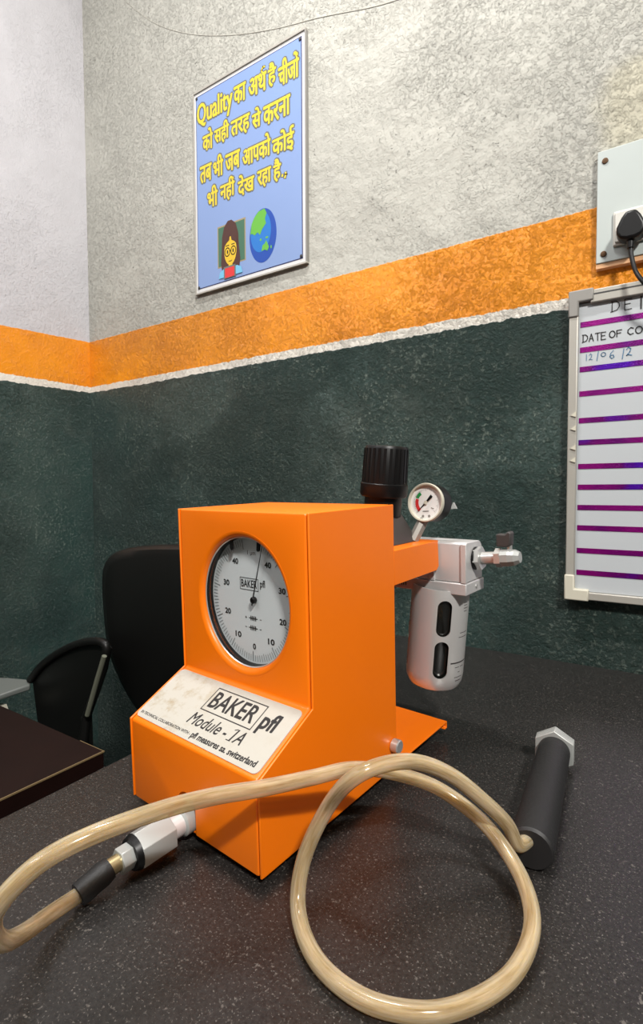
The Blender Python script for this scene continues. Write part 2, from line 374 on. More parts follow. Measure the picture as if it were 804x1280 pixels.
# ------------------------------------------------------------------ office chair in the corner
cy = .66
ch = empty('office_chair', Matrix.Translation((-.90, .62, 0)), 'black office chair with a rounded backrest, in the corner behind the instrument', 'chair')
o0 = ch.matrix_world.translation
def cpt(px, py, y): return ony(px, py, y) - o0
bm = bmesh.new()
# backrest: rounded pad, slightly curved; lower edge extended to black out wall in shade
x0 = cpt(148, 740, cy).x; ztop = cpt(190, 681, cy).z; zbot = cpt(190, 862, cy).z; x1 = x0+.36; n = 14
ym = cy-o0.y; rc = .075
brp = catmull([Vector((cpt(px, py, cy).x, 0, cpt(px, py, cy).z)) for px, py in ((148,735),(149,703),(160,687),(190,681),(240,680),(290,681),(315,688),(328,710),(332,760),(328,820),(318,868),(298,905),(250,922),(212,912),(184,882),(165,842),(153,800),(148,735))], 3)[:-1]
out = [(p.x, p.z) for p in brp]; x1 = max(p[0] for p in out)
cx_, cz_ = (x0+x1)/2, (ztop+zbot)/2
rows = []
for f, yy in ((.86, -.030), (.95, -.026), (.985, -.018), (1.0, -.004), (.985, .014), (.90, .024)):
    rows.append([bm.verts.new((cx_+(x-cx_)*f, ym+yy-.05*((x-cx_)/.18)**2*.3, cz_+(z-cz_)*f)) for x, z in out])
for A, B in zip(rows, rows[1:]):
    for k in range(len(A)): bm.faces.new((A[k], A[(k+1) % len(A)], B[(k+1) % len(A)], B[k]))
bm.faces.new(rows[0]); bm.faces.new(rows[-1])
bmo('backrest', bm, M_['chair'], ch, smooth=True)
bm = bmesh.new()
arm_px = [(38,850),(52,832),(72,817),(92,807),(112,802),(128,803),(133,812),(128,838),(118,868),(108,896)]
ap = [cpt(x, y, .58) for x, y in arm_px]
tube(bm, catmull(ap, 5), .008, 10)
tube(bm, catmull([ap[-1], ap[-1]+Vector((.0,.0,-.10)), Vector((ap[-1].x+.08, .03, .50-.02))], 6), .009, 10)
bmo('armrest_loop', bm, M_['chair'], ch, smooth=True)
bm = bmesh.new(); prism(bm, [p+Vector((0, .004, 0)) for p in ap]+[cpt(112, 935, .584), cpt(50, 925, .584)], (0, .008, 0)); bmo('armrest_panel', bm, M_['chair'], ch)  # lower edge lengthened so its black stands in for shade on the wall
bm = bmesh.new(); tube(bm, [cpt(130.5,820,.568), cpt(122,848,.568), cpt(109,894,.568)], .0045, 8); bmo('trim_strip', bm, M_['strip'], ch, smooth=True)
bm = bmesh.new(); prism(bm, [cpt(-40,852,.52), cpt(0,845.5,.55), cpt(37,849,.58), cpt(38,856,.575), cpt(0,868,.52), cpt(-40,878,.48)], (0, 0, -.012))
bmo('armrest_pad', bm, M_['armgrey'], ch, bevel=.003)
bm = bmesh.new(); prism(bm, [cpt(-12,880,.53), cpt(2,882,.53), cpt(7,897,.53), cpt(-12,899,.53)], (0, .01, 0)); bmo('armrest_bracket', bm, M_['clip'], ch)
sx = cx_
bm = bmesh.new(); add_box(bm, (sx-.21, ym-.42, .44), (sx+.21, ym-.03, .51)); bmo('seat', bm, M_['chair'], ch, bevel=.03, seg=4)
bm = bmesh.new(); tube(bm, [(sx, ym+.02, .60), (sx, ym+.05, .50), (sx, ym-.05, .43), (sx, ym-.2, .42)], .02, 10); bmo('back_support', bm, M_['chair'], ch, smooth=True)
tube_b = bmesh.new(); tube(tube_b, [(sx, ym-.22, .44), (sx, ym-.22, .09)], .025, 14); bmo('gas_column', tube_b, M_['steel'], ch, smooth=True)
for k in range(5):
    a = 2*PI*k/5+.3; bm = bmesh.new(); e = Vector((sx+.25*math.cos(a), ym-.22+.25*math.sin(a), .065))
    tube(bm, [(sx, ym-.22, .10), tuple(e)], .016, 8); lg = bmo('leg', bm, M_['chair'], ch, smooth=True)
    turned('castor', cyl(.025, -.012, .012, .004), Matrix.Translation((e.x, e.y, .026)) @ Matrix.Rotation(PI/2, 4, 'Y') @ Matrix.Rotation(0, 4, 'X'), M_['black'], lg, 16)
bm = bmesh.new(); tube(bm, [ap[-1]+Vector((.0,.0,-.10)), Vector((ap[-1].x+.08, .03, .50-.02)), Vector((sx-.19, ym-.2, .455))], .009, 8); bmo('arm_support', bm, M_['chair'], ch, smooth=True)

# ------------------------------------------------------------------ framed sign on the back wall
sg = empty('framed_sign', Matrix.Translation((-.9895, WY, TZ+.782)), 'framed blue sign with yellow Hindi lettering, upper left on the back wall', 'sign')
SO, SX, SZ = Vector((0, -.006, 0)), Vector((1, 0, 0)), Vector((0, 0, 1))      # sign plane; normal towards -Y
SW, SH = .3365, .485
box('backing_sheet', (0, -.006, 0), (SW, -.001, SH), M_['pwhite'], sg)
bm = bmesh.new(); quad(bm, SO, SX, SZ, .006, SW-.010, .0105, SH-.009, .0004); plain('outline_print', bm, M_['pblue'], sg)
bm = bmesh.new(); quad(bm, SO, SX, SZ, .0078, SW-.0122, .0125, SH-.011, .0007); plain('blue_print_sheet', bm, M_['poster'], sg)
for a, b in (((-.002,-.009,-.002),(SW+.002,0,.0015)), ((-.002,-.009,SH-.0015),(SW+.002,0,SH+.002)), ((-.002,-.009,.0015),(.0012,0,SH-.0015)), ((SW-.0012,-.009,.0015),(SW+.002,0,SH-.0015))):
    box('frame_rail', a, b, M_['corner'] if a[0] > .3 else M_['alframe'], sg)
for x, z in ((.010,.014),(SW-.014,.016),(.010,SH-.014),(SW-.014,SH-.015)):
    turned('screw', cyl(.0034, 0, .0025, .0008), frame((x, -.0065, z), (0,-1,0)), M_['leg'], sg, 12)
# words of the four lines: (text, x0, x1, bottom, top) in metres on the sign
WORDS = [
 ('Quality', .0115, .1270, .3925, .4540), ('का', .1330, .1680, .4085, .4470), ('अथ', .1785, .2290, .4060, .4450), ('है', .2350, .2560, .4050, .4550), ('चीजों', .2640, .3180, .3960, .4500),
 ('को', .0300, .0620, .3380, .3870), ('सही', .0690, .1150, .3370, .3850), ('तरह', .1230, .1790, .3330, .3730), ('से', .1880, .2120, .3330, .3760), ('करना', .2210, .2945, .3270, .3680),
 ('तब', .0190, .0570, .2640, .3030), ('भी', .0640, .0950, .2640, .3130), ('जब', .1040, .1480, .2640, .3030), ('आपको', .1580, .2390, .2600, .3090), ('कोई', .2460, .3040, .2490, .3000),
 ('भी', .0430, .0760, .1990, .2470), ('नहीं', .0860, .1310, .1990, .2500), ('देख', .1430, .1910, .1960, .2420), ('रहा', .2020, .2400, .1950, .2330), ('है', .2480, .2680, .1950, .2430),
]
for wd, xa, xb, ya, yb in WORDS:
    hb, yb_ = bmesh.new(), bmesh.new()
    put_text(hb, wd, SO, SX, SZ, xa, xb, ya, yb, bold=.0042, lift=.0009); put_text(yb_, wd, SO, SX, SZ, xa, xb, ya, yb, bold=.0010, lift=.0013)
    if wd == 'अथ' or (wd == 'है' and ya < .2):
        for b_, w, lf in ((hb, .0085, .0009), (yb_, .0042, .0013)):      # reph over 'tha', comma marks
            if wd == 'अथ': stroke(b_, SO, SX, SZ, [(.2185,.4450),(.2155,.4510),(.2200,.4570),(.2250,.4555)], w*.8, lf)
            else: stroke(b_, SO, SX, SZ, [(.2725,.2010),(.2728,.2040)], w, lf); stroke(b_, SO, SX, SZ, [(.2815,.2060),(.2820,.2020),(.2795,.1960)], w, lf)
    plain('word_shadow', hb, M_['halo'], sg); plain('printed_word', yb_, M_['yellow'], sg)
# printed globe
gx, gz, rx, rz = .2155, .0880, .0395, .0600
def P(name, m, fn):
    bm = bmesh.new(); fn(bm); return plain(name, bm, M_[m], sg)
P('globe_print', 'sea', lambda b: ell(b, SO, SX, SZ, gx, gz, rx, rz, .0010, 48))
P('globe_sea_print', 'sea2', lambda b: ell(b, SO, SX, SZ, gx-.006, gz+.010, rx*.76, rz*.76, .0012, 40))
P('globe_land_print', 'land', lambda b: (poly2(b, SO, SX, SZ, [(gx-.0368,gz+.012),(gx-.0325,gz+.034),(gx-.024,gz+.047),(gx-.012,gz+.0565),(gx+.006,gz+.0585),(gx+.012,gz+.047),(gx+.007,gz+.036),(gx+.010,gz+.025),(gx-.002,gz+.014),(gx-.008,gz+.003),(gx-.015,gz+.011),(gx-.024,gz+.006),(gx-.030,gz+.011)], .0014),
   poly2(b, SO, SX, SZ, [(gx-.004,gz-.034),(gx-.001,gz-.022),(gx+.006,gz-.019),(gx+.010,gz-.013),(gx+.014,gz-.021),(gx+.018,gz-.030),(gx+.013,gz-.037),(gx+.006,gz-.033)], .0014),
   ell(b, SO, SX, SZ, gx+.024, gz-.031, .002, .004, .0014, 8), ell(b, SO, SX, SZ, gx-.006, gz-.008, .003, .003, .0014, 8), ell(b, SO, SX, SZ, gx+.012, gz-.007, .0045, .0022, .0014, 8)))
# printed schoolteacher in front of a board
tx = .1165
P('board_border_print', 'tan', lambda b: quad(b, SO, SX, SZ, .0742, .1640, .0460, .1440, .0009))
P('board_print', 'chalk', lambda b: quad(b, SO, SX, SZ, .0775, .1607, .0490, .1405, .0012))
P('hair_print', 'hair', lambda b: poly2(b, SO, SX, SZ, [(tx-.026,.030),(tx-.031,.055),(tx-.028,.085),(tx-.027,.115),(tx-.020,.138),(tx-.008,.150),(tx+.004,.150),(tx+.017,.139),(tx+.025,.115),(tx+.027,.085),(tx+.031,.055),(tx+.026,.030)], .0015))
P('face_print', 'skin', lambda b: (ell(b, SO, SX, SZ, tx, .0790, .0195, .0330, .0018, 32), quad(b, SO, SX, SZ, tx-.006, tx+.006, .036, .052, .00175)))
P('fringe_print', 'hair', lambda b: (poly2(b, SO, SX, SZ, [(tx-.022,.088),(tx-.020,.104),(tx-.012,.114),(tx-.001,.118),(tx-.003,.104),(tx-.012,.099)], .0021), poly2(b, SO, SX, SZ, [(tx+.001,.118),(tx+.013,.113),(tx+.021,.103),(tx+.022,.088),(tx+.013,.098),(tx+.004,.103)], .0021)))
def glasses(b):
    for s in (-1, 1):
        pts = [(tx+s*.0095+.0078*math.cos(2*PI*k/16), .0775+.0098*math.sin(2*PI*k/16)) for k in range(17)]; stroke(b, SO, SX, SZ, pts, .0018, .0023)
        ell(b, SO, SX, SZ, tx+s*.009, .0775, .0022, .0045, .0023, 12)
        stroke(b, SO, SX, SZ, [(tx+s*.004,.0925),(tx+s*.014,.0925)], .0016, .0023)
    stroke(b, SO, SX, SZ, [(tx-.002,.079),(tx+.002,.079)], .0018, .0023); stroke(b, SO, SX, SZ, [(tx-.005,.0555),(tx,.0545),(tx+.005,.0555)], .0012, .0023)
P('glasses_print', 'ink', glasses)
P('blouse_print', 'cyan', lambda b: poly2(b, SO, SX, SZ, [(tx-.038,.020),(tx-.034,.034),(tx-.022,.040),(tx+.022,.040),(tx+.034,.034),(tx+.038,.020)], .0024))
P('tablet_print', 'armgrey', lambda b: quad(b, SO, SX, SZ, tx-.021, tx+.017, .016, .044, .0027)); P('book_print', 'red', lambda b: quad(b, SO, SX, SZ, tx-.017, tx+.013, .0175, .040, .0030))

# ------------------------------------------------------------------ whiteboard
wb = empty('whiteboard', Matrix.Translation((-.1318, WY, TZ)), 'aluminium framed whiteboard with purple tape rows and handwriting, on the wall at right', 'whiteboard')
BW = .78; Zt, Zb = .606, .1115
box('writing_surface', (.012, -.012, Zb+.013), (BW-.012, -.002, Zt-.02), M_['board'], wb)
box('frame_rail', (0, -.019, Zb+.03), (.0135, 0, Zt-.035), M_['alframe'], wb, .0015); box('frame_rail', (BW-.0135, -.019, Zb+.03), (BW, 0, Zt-.035), M_['alframe'], wb, .0015)
box('frame_rail', (.03, -.019, Zt-.0225), (BW-.03, 0, Zt-.002), M_['alframe'], wb, .0015); box('frame_rail', (.03, -.019, Zb), (BW-.03, 0, Zb+.0125), M_['alframe'], wb, .0015)
box('frame_groove', (.035, -.0194, Zt-.0105), (BW-.035, -.0188, Zt-.0085), M_['leg'], wb)
def cornercap(x, z, sx_, sz_, m):
    bm = bmesh.new(); w, l, th = .0150, .036, -.0215
    pts = [(0,0),(l,0),(l,w*1.25),(w,w*1.25),(w,l*1.15),(0,l*1.15)]
    prism(bm, [(x+sx_*a, th, z+sz_*b) for a, b in pts], (0, -th, 0)); return bmo('corner_cap', bm, m, wb, bevel=.002)
cornercap(-.0012, Zt+.0005, 1, -1, M_['corner']); cornercap(-.0012, Zb-.002, 1, 1, M_['clip']); cornercap(BW+.0012, Zt+.0005, -1, -1, M_['corner']); cornercap(BW+.0012, Zb-.002, -1, 1, M_['clip'])
for z in (.415, .393, .362, .342):
    bm = bmesh.new(); prism(bm, [(.0125,-.021,z-.009),(.0125,-.021,z),(.0045,-.021,z-.006)], (0,.006,0)); bmo('clip', bm, M_['clip'], wb)
BO = Vector((0, -.012, 0))
# purple foil tape rows: measured centre heights
rows_z = [.5530, .5130, .4822, .4434, .4006, .3654, .3269, .2935, .2606, .2276, .1906, .1548]
for k, z in enumerate(rows_z):
    bm = bmesh.new(); add_box(bm, (.0158, -.0126, z-.0042), (BW-.02, -.0119, z+.0042)); bmo('tape_strip', bm, M_['purple'], wb)
GL = {'D': [[(0,0),(0,1)],[(-.12,1),(.35,.98),(.62,.75),(.66,.45),(.45,.12),(-.12,0)]], 'E': [[(.62,.98),(0,1),(0,0),(.62,.02)],[(0,.52),(.5,.54)]],
 'A': [[(0,0),(.3,1),(.62,0)],[(.12,.36),(.52,.38)]], 'T': [[(0,.98),(.7,1)],[(.34,1),(.36,0)]], 'F': [[(.6,1),(0,.96),(.02,0)],[(0,.52),(.5,.55)]],
 'O': [[(.35+.35*math.cos(a*.5236+1.4), .5+.5*math.sin(a*.5236+1.4)) for a in range(13)]], 'C': [[(.62,.85),(.35,1),(.05,.7),(.03,.3),(.3,0),(.62,.12)]],
 'L': [[(0,1),(0,0),(.6,0)]], '1': [[(.2,1),(.2,0)]], '2': [[(.05,.75),(.25,1),(.5,.8),(.4,.45),(.05,.05),(.25,.15),(.62,.02)]], '/': [[(.25,1.15),(0,-.25)]],
 '0': [[(.25+.25*math.cos(a*.5236), .6+.3*math.sin(a*.5236)) for a in range(13)]], '6': [[(.5,1),(.15,.65),(.05,.25),(.3,0),(.58,.15),(.5,.42),(.2,.42),(.08,.25)]], 'I': [[(0,1),(0,0)]]}
def hand(bm, s, x, z, h, w, adv, lw):
    for c in s:
        if c != ' ':
            for st in GL[c]: stroke(bm, BO, SX, SZ, [(x+a*w, z+b*h) for a, b in st], lw, .0006)
        x += adv.get(c, adv['*'])
def word(m, *calls):
    bm = bmesh.new()
    for c in calls: hand(bm, *c)
    return plain('handwritten_word', bm, M_[m], wb)
bm = bmesh.new()
hand(bm, 'DE', .0600, .5655, .0160, .0150, {'*': .0170}, .0013)
stroke(bm, BO, SX, SZ, [(.0985,.5815),(.0985,.5635)], .0022, .0006)
plain('handwritten_word', bm, M_['ink'], wb)
word('ink', ('DATE', .0200, .5250, .0115, .0100, {'*': .0086}, .0014)); word('ink', ('OF', .0570, .5262, .0100, .0110, {'*': .0100}, .0015)); word('ink', ('CO', .0815, .5268, .0105, .0125, {'*': .0105}, .0015))
word('blue_ink', ('12', .0235, .4955, .0100, .0085, {'1': .0052, '*': .0080}, .0009), ('/', .0400, .4960, .0100, .0085, {'*': .01}, .0010), ('0', .0460, .4955, .0105, .0125, {'*': .01}, .0011),
     ('6', .0575, .4940, .0120, .0110, {'*': .01}, .0011), ('/', .0750, .4940, .0110, .0085, {'*': .01}, .0011), ('2', .0800, .4950, .0130, .0125, {'*': .01}, .0013))

# ------------------------------------------------------------------ switch board with socket, plug and cable
sb = empty('switch_board', Matrix.Translation((-.0955, WY, TZ)), 'pale metal switch board with a socket, on the wall above the whiteboard', 'socket')
box('cover_plate', (0, -.013, .6440), (.32, 0, .8150), M_['panel'], sb, .001)
box('wooden_batten', (.0, -.011, .6365), (.32, 0, .6440), mat('painted_batten', (.60,.33,.16), .6), sb)
for x, z in ((.0105,.7985),(.0105,.6570),(.31,.7985),(.31,.6570)):
    s_ = turned('screw', [(0,0),(.0045,0),(.0042,.0018),(0,.0026)], frame((x, -.0128, z), (0,-1,0)), M_['rust'], sb, 16)
box('socket_surround', (.0235, -.018, .6640), (.250, -.012, .7150), M_['socket'], sb, .0012)
for k in range(4): box('socket_module', (.0262+k*.0545, -.0215, .6675), (.0262+k*.0545+.051, -.016, .7120), M_['socket'], sb, .001)
pg = empty('power_plug', Matrix.Translation((-.0955+.051, WY-.0215, TZ+.678)), 'black plug pushed into the wall socket, its cable hanging over the whiteboard corner', 'plug')
bm = bmesh.new(); outl = [(-.007,.0235),(.007,.0235),(.013,.0150),(.0195,.001),(.0195,-.008),(.015,-.0165),(.006,-.0195),(-.006,-.0195),(-.015,-.0165),(-.0195,-.008),(-.0195,.001),(-.013,.0150)]
prism(bm, [(x*.95-.003, -.0, z*.95) for x, z in outl], (0, -.024, 0)); bmo('plug_body', bm, M_['black'], pg, bevel=.004, seg=3)
turned('strain_relief', [(0,0),(.006,0),(.0042,.014),(0,.014)], frame((-.003,-.013,-.016),(0,-.1,-1)), M_['black'], pg, 14)
bm = bmesh.new(); tube(bm, catmull([Vector((-.003,-.013,-.028)), Vector((-.001,-.016,-.045)), Vector((.004,-.02,-.066)), Vector((.012,-.026,-.083)), Vector((.024,-.028,-.100)), Vector((.045,-.025,-.120)), Vector((.09,-.018,-.14)), Vector((.16,-.012,-.15))], 6), .0032, 10)
bmo('cable', bm, M_['black'], pg, smooth=True)

# ------------------------------------------------------------------ the orange air gauge
BT = Vector((-0.2376, 0.2826, TZ+0.008)); BRm = Matrix.Rotation(-.102, 3, 'Z') @ Matrix.Rotation(.0019, 3, 'Y') @ Matrix.Rotation(.0312, 3, 'X')
BM = Matrix.Translation(BT) @ BRm.to_4x4(); BI = BM.inverted()
gm = empty('air_gauge', BM, 'orange dial air gauge with a sloping nameplate, standing on the granite table', 'instrument')
Wd, s_, zl, zu, Ht, Dp, Ex = .1694, .0615, .0738, .1047, .2623, .1888, .3028
prof = [(0,0),(0,zl),(s_,zu),(s_,Ht),(Dp,Ht),(Dp,0)]
e = .0004
def uv_prism(bm, pr, u0, u1): prism(bm, [(u0, v, w) for v, w in pr], (u1-u0, 0, 0))
def boolean(o, cutter):
    md = o.modifiers.new('cut', 'BOOLEAN'); md.operation = 'DIFFERENCE'; md.object = cutter; md.solver = 'EXACT'
    dg = bpy.context.evaluated_depsgraph_get(); me = bpy.data.meshes.new_from_object(o.evaluated_get(dg))
    o.modifiers.clear(); old = o.data; o.data = me; bpy.data.meshes.remove(old); bpy.data.objects.remove(cutter)
bm = bmesh.new(); uv_prism(bm, [(0,0),(0,zl),(s_,zu),(s_,Ht),(Dp,Ht),(Dp,0)], -Wd+.0032, -.0032)
body = bmo('housing', bm, M_['orange'], gm)
md = body.modifiers.new('bevel', 'BEVEL'); md.width = .0022; md.segments = 3; md.limit_method = 'ANGLE'; md.angle_limit = .4
DC = Vector((-.0808, s_, .1800)); DR = .0572
DM = Matrix.Translation(DC) @ Matrix(((.968,0,0,0),(0,0,-1,0),(0,1.035,0,0),(0,0,0,1)))
cut = turned('cut', cyl(DR+.0040, -.026, .05), DM, M_['orange'], gm, 96)
cut.matrix_basis = Matrix.Identity(4); boolean(body, cut)
bm = bmesh.new()
npts = [(-.0875+.0118*math.cos(a), .0215+.0118*math.sin(a)) for a in [PI*k/12 for k in range(13)]]
npts = [(-.0757,-.01)]+npts+[(-.0993,-.01)]
prism(bm, [(x, -.01, z) for x, z in npts], (0, .035, 0)); boolean(body, bmo('cut', bm, M_['orange'], gm))
for p in body.data.polygons: p.use_smooth = True
body.data.set_sharp_from_angle(angle=math.radians(25))
for u0, u1 in ((-.0020, 0), (-Wd, -Wd+.0020)):
    bm = bmesh.new(); uv_prism(bm, prof, u0, u1); bmo('side_plate', bm, M_['orange'], gm, bevel=.0007)
bm = bmesh.new(); uv_prism(bm, [(.004,.003),(.004,zl-.003),(s_+.004,zu),(s_+.004,Ht-.004),(Dp-.004,Ht-.004),(Dp-.004,.003)], -.0034, -.0019); bmo('seam_fill', bm, mat('seam', (.25,.03,.003), .6), gm)
# rolled rim of the dial opening
rim = []
for k in range(9):
    a = PI/2*k/8; rim.append((DR+.0052-.0052*math.sin(a), .0002-.0050*(1-math.cos(a))))
rim = [(DR+.0054, -.004)]+rim+[(DR, -.010)]
turned('dial_rim', rim, DM, M_['orange'], gm, 96)
turned('dial_gasket', [(DR+.0002,-.0050),(DR-.0012,-.0054),(DR-.0012,-.0150)], DM, M_['black'], gm, 96)
turned('dial_ring', [(DR+.0004,-.0048),(DR-.0004,-.0042),(DR-.0012,-.0050)], DM, M_['steel'], gm, 96)
FD = .0125
dial = turned('dial_face', [(0,-FD-.003),(DR-.0002,-FD-.003),(DR-.0002,-FD),(0,-FD)], DM, M_['face'], gm, 96, smooth=False)
DO = DC + Vector((0, FD, 0)); U_, W_ = Vector((1,0,0)), Vector((0,0,1))
bm = bmesh.new()
a0 = math.radians(-90); span = math.radians(172)
for sgn in (-1, 1):
    for k in range(0, 51):
        a = a0 + sgn*span*k/50*.98; l = .0085 if k % 10 == 0 else (.0065 if k % 5 == 0 else .0055)
        c_, s2 = math.cos(a), math.sin(a); r1 = .0540
        stroke(bm, DO, U_, W_, [(c_*r1*.968, s2*r1*1.035), (c_*(r1-l)*.968, s2*(r1-l)*1.035)], .00045 if k % 10 else .0007, .0003)
plain('scale_marks', bm, mat('grey_scale_ink', (.16,.16,.16), .5), dial)
bm = bmesh.new()
def dtext(s, px, py, hw, hh, bold=.0002, name='numeral'):
    bm = bmesh.new()   # text centred at a pixel of the dial
    q = BI @ onp(px, py, BRm @ Vector((0,1,0)), BM @ DO); x, y = q.x-DO.x, q.z-DO.z
    put_text(bm, s, DO, U_, W_, x-hw, x+hw, y-hh, y+hh, bold=bold, lift=.0003); plain(name, bm, M_['ink'], dial)
for s, px, py in (('40',294.4,701),('30',283.5,727.5),('20',285.5,763),('10',298.5,792),('0',318.5,808),('10',339.5,802.5),('20',354,778),('30',353,739),('40',335,706.5)):
    w = .0038 if len(s) > 1 else .0017; dtext(s, px, py, w, .0025, .00025)
dtext('BAKER', 311.5, 729.5, .0102, .0034, .0001, 'dial_lettering'); dtext('pfl', 328.5, 731.5, .0030, .0042, .0001, 'dial_lettering')
dtext('1 µm', 314.5, 691.5, .0052, .0024, .0, 'dial_lettering')
q1 = BI @ onp(301.5, 729, BRm @ Vector((0,1,0)), BM @ DO); q2 = BI @ onp(322.0, 731, BRm @ Vector((0,1,0)), BM @ DO)
xa, xb, ym_ = q1.x-DO.x-.001, q2.x-DO.x+.001, (q1.z+q2.z)/2-DO.z
bm = bmesh.new(); stroke(bm, DO, U_, W_, [(xa,ym_-.0054),(xb,ym_-.0054),(xb,ym_+.0054),(xa,ym_+.0054),(xa,ym_-.0054)], .0005, .0003); plain('logo_box', bm, M_['ink'], dial)
for py in (773, 785):
    bm = bmesh.new()
    q = BI @ onp(317, py, BRm @ Vector((0,1,0)), BM @ DO); x, y = q.x-DO.x, q.z-DO.z
    for k in range(4): stroke(bm, DO, U_, W_, [(x-.003+k*.002, y-.0018), (x-.003+k*.002, y+.0018)], .0011, .0003)
    stroke(bm, DO, U_, W_, [(x-.0055,y),(x+.0055,y)], .0007, .0003); stroke(bm, DO, U_, W_, [(x+.0085,y),(x+.0105,y)], .0005, .0003); stroke(bm, DO, U_, W_, [(x-.0105,y),(x-.0085,y)], .0005, .0003)
    if py == 773: stroke(bm, DO, U_, W_, [(x-.0095,y-.001),(x-.0095,y+.001)], .0005, .0003)
    plain('dial_symbol', bm, M_['ink'], dial)
def dpt(px, py, d=.0035):
    q = BI @ onp(px, py, BRm @ Vector((0,1,0)), BM @ (DO-Vector((0,d,0)))); return q
pv, tip, tail = dpt(316, 750.5), dpt(327.5, 684), dpt(315, 757)
bm = bmesh.new(); dd = (tip-tail).normalized(); n_ = Vector((dd.z, 0, -dd.x))
prism(bm, [tail-n_*.0007, tail+n_*.0007, tip+n_*.0002, tip-n_*.0002], (0, -.0004, 0)); bmo('needle', bm, M_['ink'], dial)
turned('needle_hub', cyl(.0030, 0, .0045, .0008), frame((pv.x, DO.y-.0003, pv.z), (0,-1,0)), M_['black'], dial, 20)
for px, py, ql, qm in ((290.5,681,289,668), (323,683,325,668)):
    a_, b_ = dpt(px+.5, py+5, .006), dpt(ql, qm, .006); dd = (b_-a_).normalized(); n_ = Vector((dd.z, 0, -dd.x))*.0023
    bm = bmesh.new(); prism(bm, [a_-n_*.7, a_-dd*.0012, a_+n_*.7, b_+n_, b_-n_], (0, -.0014, 0)); bmo('tolerance_marker', bm, M_['black'], dial)
turned('dial_glass', [(0,-.0065),(DR-.0016,-.0065)], DM, M_['glass'], gm, 64)
# sloping nameplate
sl = math.hypot(s_, zu-zl); dv = Vector((0, s_, zu-zl))/sl; SLO = Vector((0, 0, zl)); nn_ = U_.cross(dv)
bm = bmesh.new(); rc = .005; cs = []
for cxx, cyy, a00 in ((-.0052-rc, .0638-rc, 0), (-.1655+rc, .0645-rc, 90), (-.1655+rc, .0048+rc, 180), (-.0052-rc, .0030+rc, 270)):
    for k in range(6): a = math.radians(a00+90*k/5); cs.append((cxx+rc*math.cos(a), cyy+rc*math.sin(a)))
prism(bm, [SLO+U_*x+dv*y for x, y in cs], nn_*.0009); npl = bmo('nameplate', bm, None, gm)
def plate_mat():
    m = mat('stained_nameplate', (.45,.43,.375), .42); t_ = m.node_tree; b = t_.nodes['Principled BSDF']
    tc = t_.nodes.new('ShaderNodeTexCoord'); n = t_.nodes.new('ShaderNodeTexNoise'); n.inputs['Scale'].default_value = 55; n.inputs['Detail'].default_value = 7; n.inputs['Roughness'].default_value = .7
    t_.links.new(tc.outputs['Object'], n.inputs['Vector']); sp = t_.nodes.new('ShaderNodeSeparateXYZ'); t_.links.new(tc.outputs['Object'], sp.inputs[0])
    r = t_.nodes.new('ShaderNodeMapRange'); r.inputs['From Min'].default_value = .50; r.inputs['From Max'].default_value = .72; t_.links.new(n.outputs['Fac'], r.inputs['Value'])
    g = t_.nodes.new('ShaderNodeMapRange'); g.inputs['From Min'].default_value = -.075; g.inputs['From Max'].default_value = -.135; t_.links.new(sp.outputs['X'], g.inputs['Value'])
    g.inputs['To Min'].default_value = .12
    mu = t_.nodes.new('ShaderNodeMath'); mu.operation = 'MULTIPLY'; t_.links.new(r.outputs[0], mu.inputs[0]); t_.links.new(g.outputs[0], mu.inputs[1])
    x = t_.nodes.new('ShaderNodeMix'); x.data_type = 'RGBA'; x.inputs['A'].default_value = (.45,.43,.375,1); x.inputs['B'].default_value = (.30,.22,.11,1)
    t_.links.new(mu.outputs[0], x.inputs['Factor']); t_.links.new(x.outputs['Result'], b.inputs['Base Color']); return m
npl.data.materials.append(plate_mat())
bm = bmesh.new(); L_ = .0010
put_text(bm, 'BAKER', SLO, U_, dv, -.0985, -.0437, .0377, .0543, bold=.0004, lift=L_)
stroke(bm, SLO, U_, dv, [(-.1025,.0335),(-.0394,.0328),(-.0394,.0570),(-.1025,.0578),(-.1025,.0335)], .0010, L_)
put_text(bm, 'pfl', SLO, U_, dv, -.0345, -.0190, .0320, .0530, bold=.0006, lift=L_)
put_text(bm, 'Module - 1A', SLO, U_, dv, -.1050, -.0375, .0175, .0292, bold=.00015, shear=.25, lift=L_)
stroke(bm, SLO, U_, dv, [(-.0518,.0276),(-.0490,.0290)], .0009, L_); stroke(bm, SLO, U_, dv, [(-.0533,.0178),(-.0488,.0178)], .0008, L_)
put_text(bm, 'IN TECHNICAL COLLABORATION WITH -', SLO, U_, dv, -.1620, -.0900, .0085, .0112, bold=.00008, lift=L_)
put_text(bm, 'pfl measures sa. switzerland', SLO, U_, dv, -.0880, -.0115, .0058, .0130, bold=.00025, lift=L_)
plain('nameplate_lettering', bm, M_['ink'], npl)
# base plate, with its folded rear lip, bracket arm, bolts, feet
bm = bmesh.new(); uv_prism(bm, [(.002,.0),(.002,.0016),(Ex,.0016),(Ex,-.0065),(Ex-.006,-.0065),(Ex-.006,-.005),(Ex-.0016,-.005),(Ex-.0016,0)], -Wd, 0); bmo('base_plate', bm, M_['orange'], gm, bevel=.0004)
bm = bmesh.new(); uv_prism(bm, [(Dp-.0005,.1823),(Dp-.0005,.2165),(.2830,.2165),(.2850,.1880),(.2800,.1835)], -.0020, 0); bmo('bracket_cheek', bm, M_['orange'], gm, bevel=.0008)
bm = bmesh.new(); uv_prism(bm, [(Dp-.0005,.1823),(Dp-.0005,.2165),(.2830,.2165),(.2850,.1880),(.2800,.1835)], -Wd, -Wd+.002); bmo('bracket_cheek', bm, M_['orange'], gm, bevel=.0008)
box('bracket_shelf', (-Wd, Dp-.0005, .2150), (0, .2835, .2172), M_['orange'], gm, .0007)
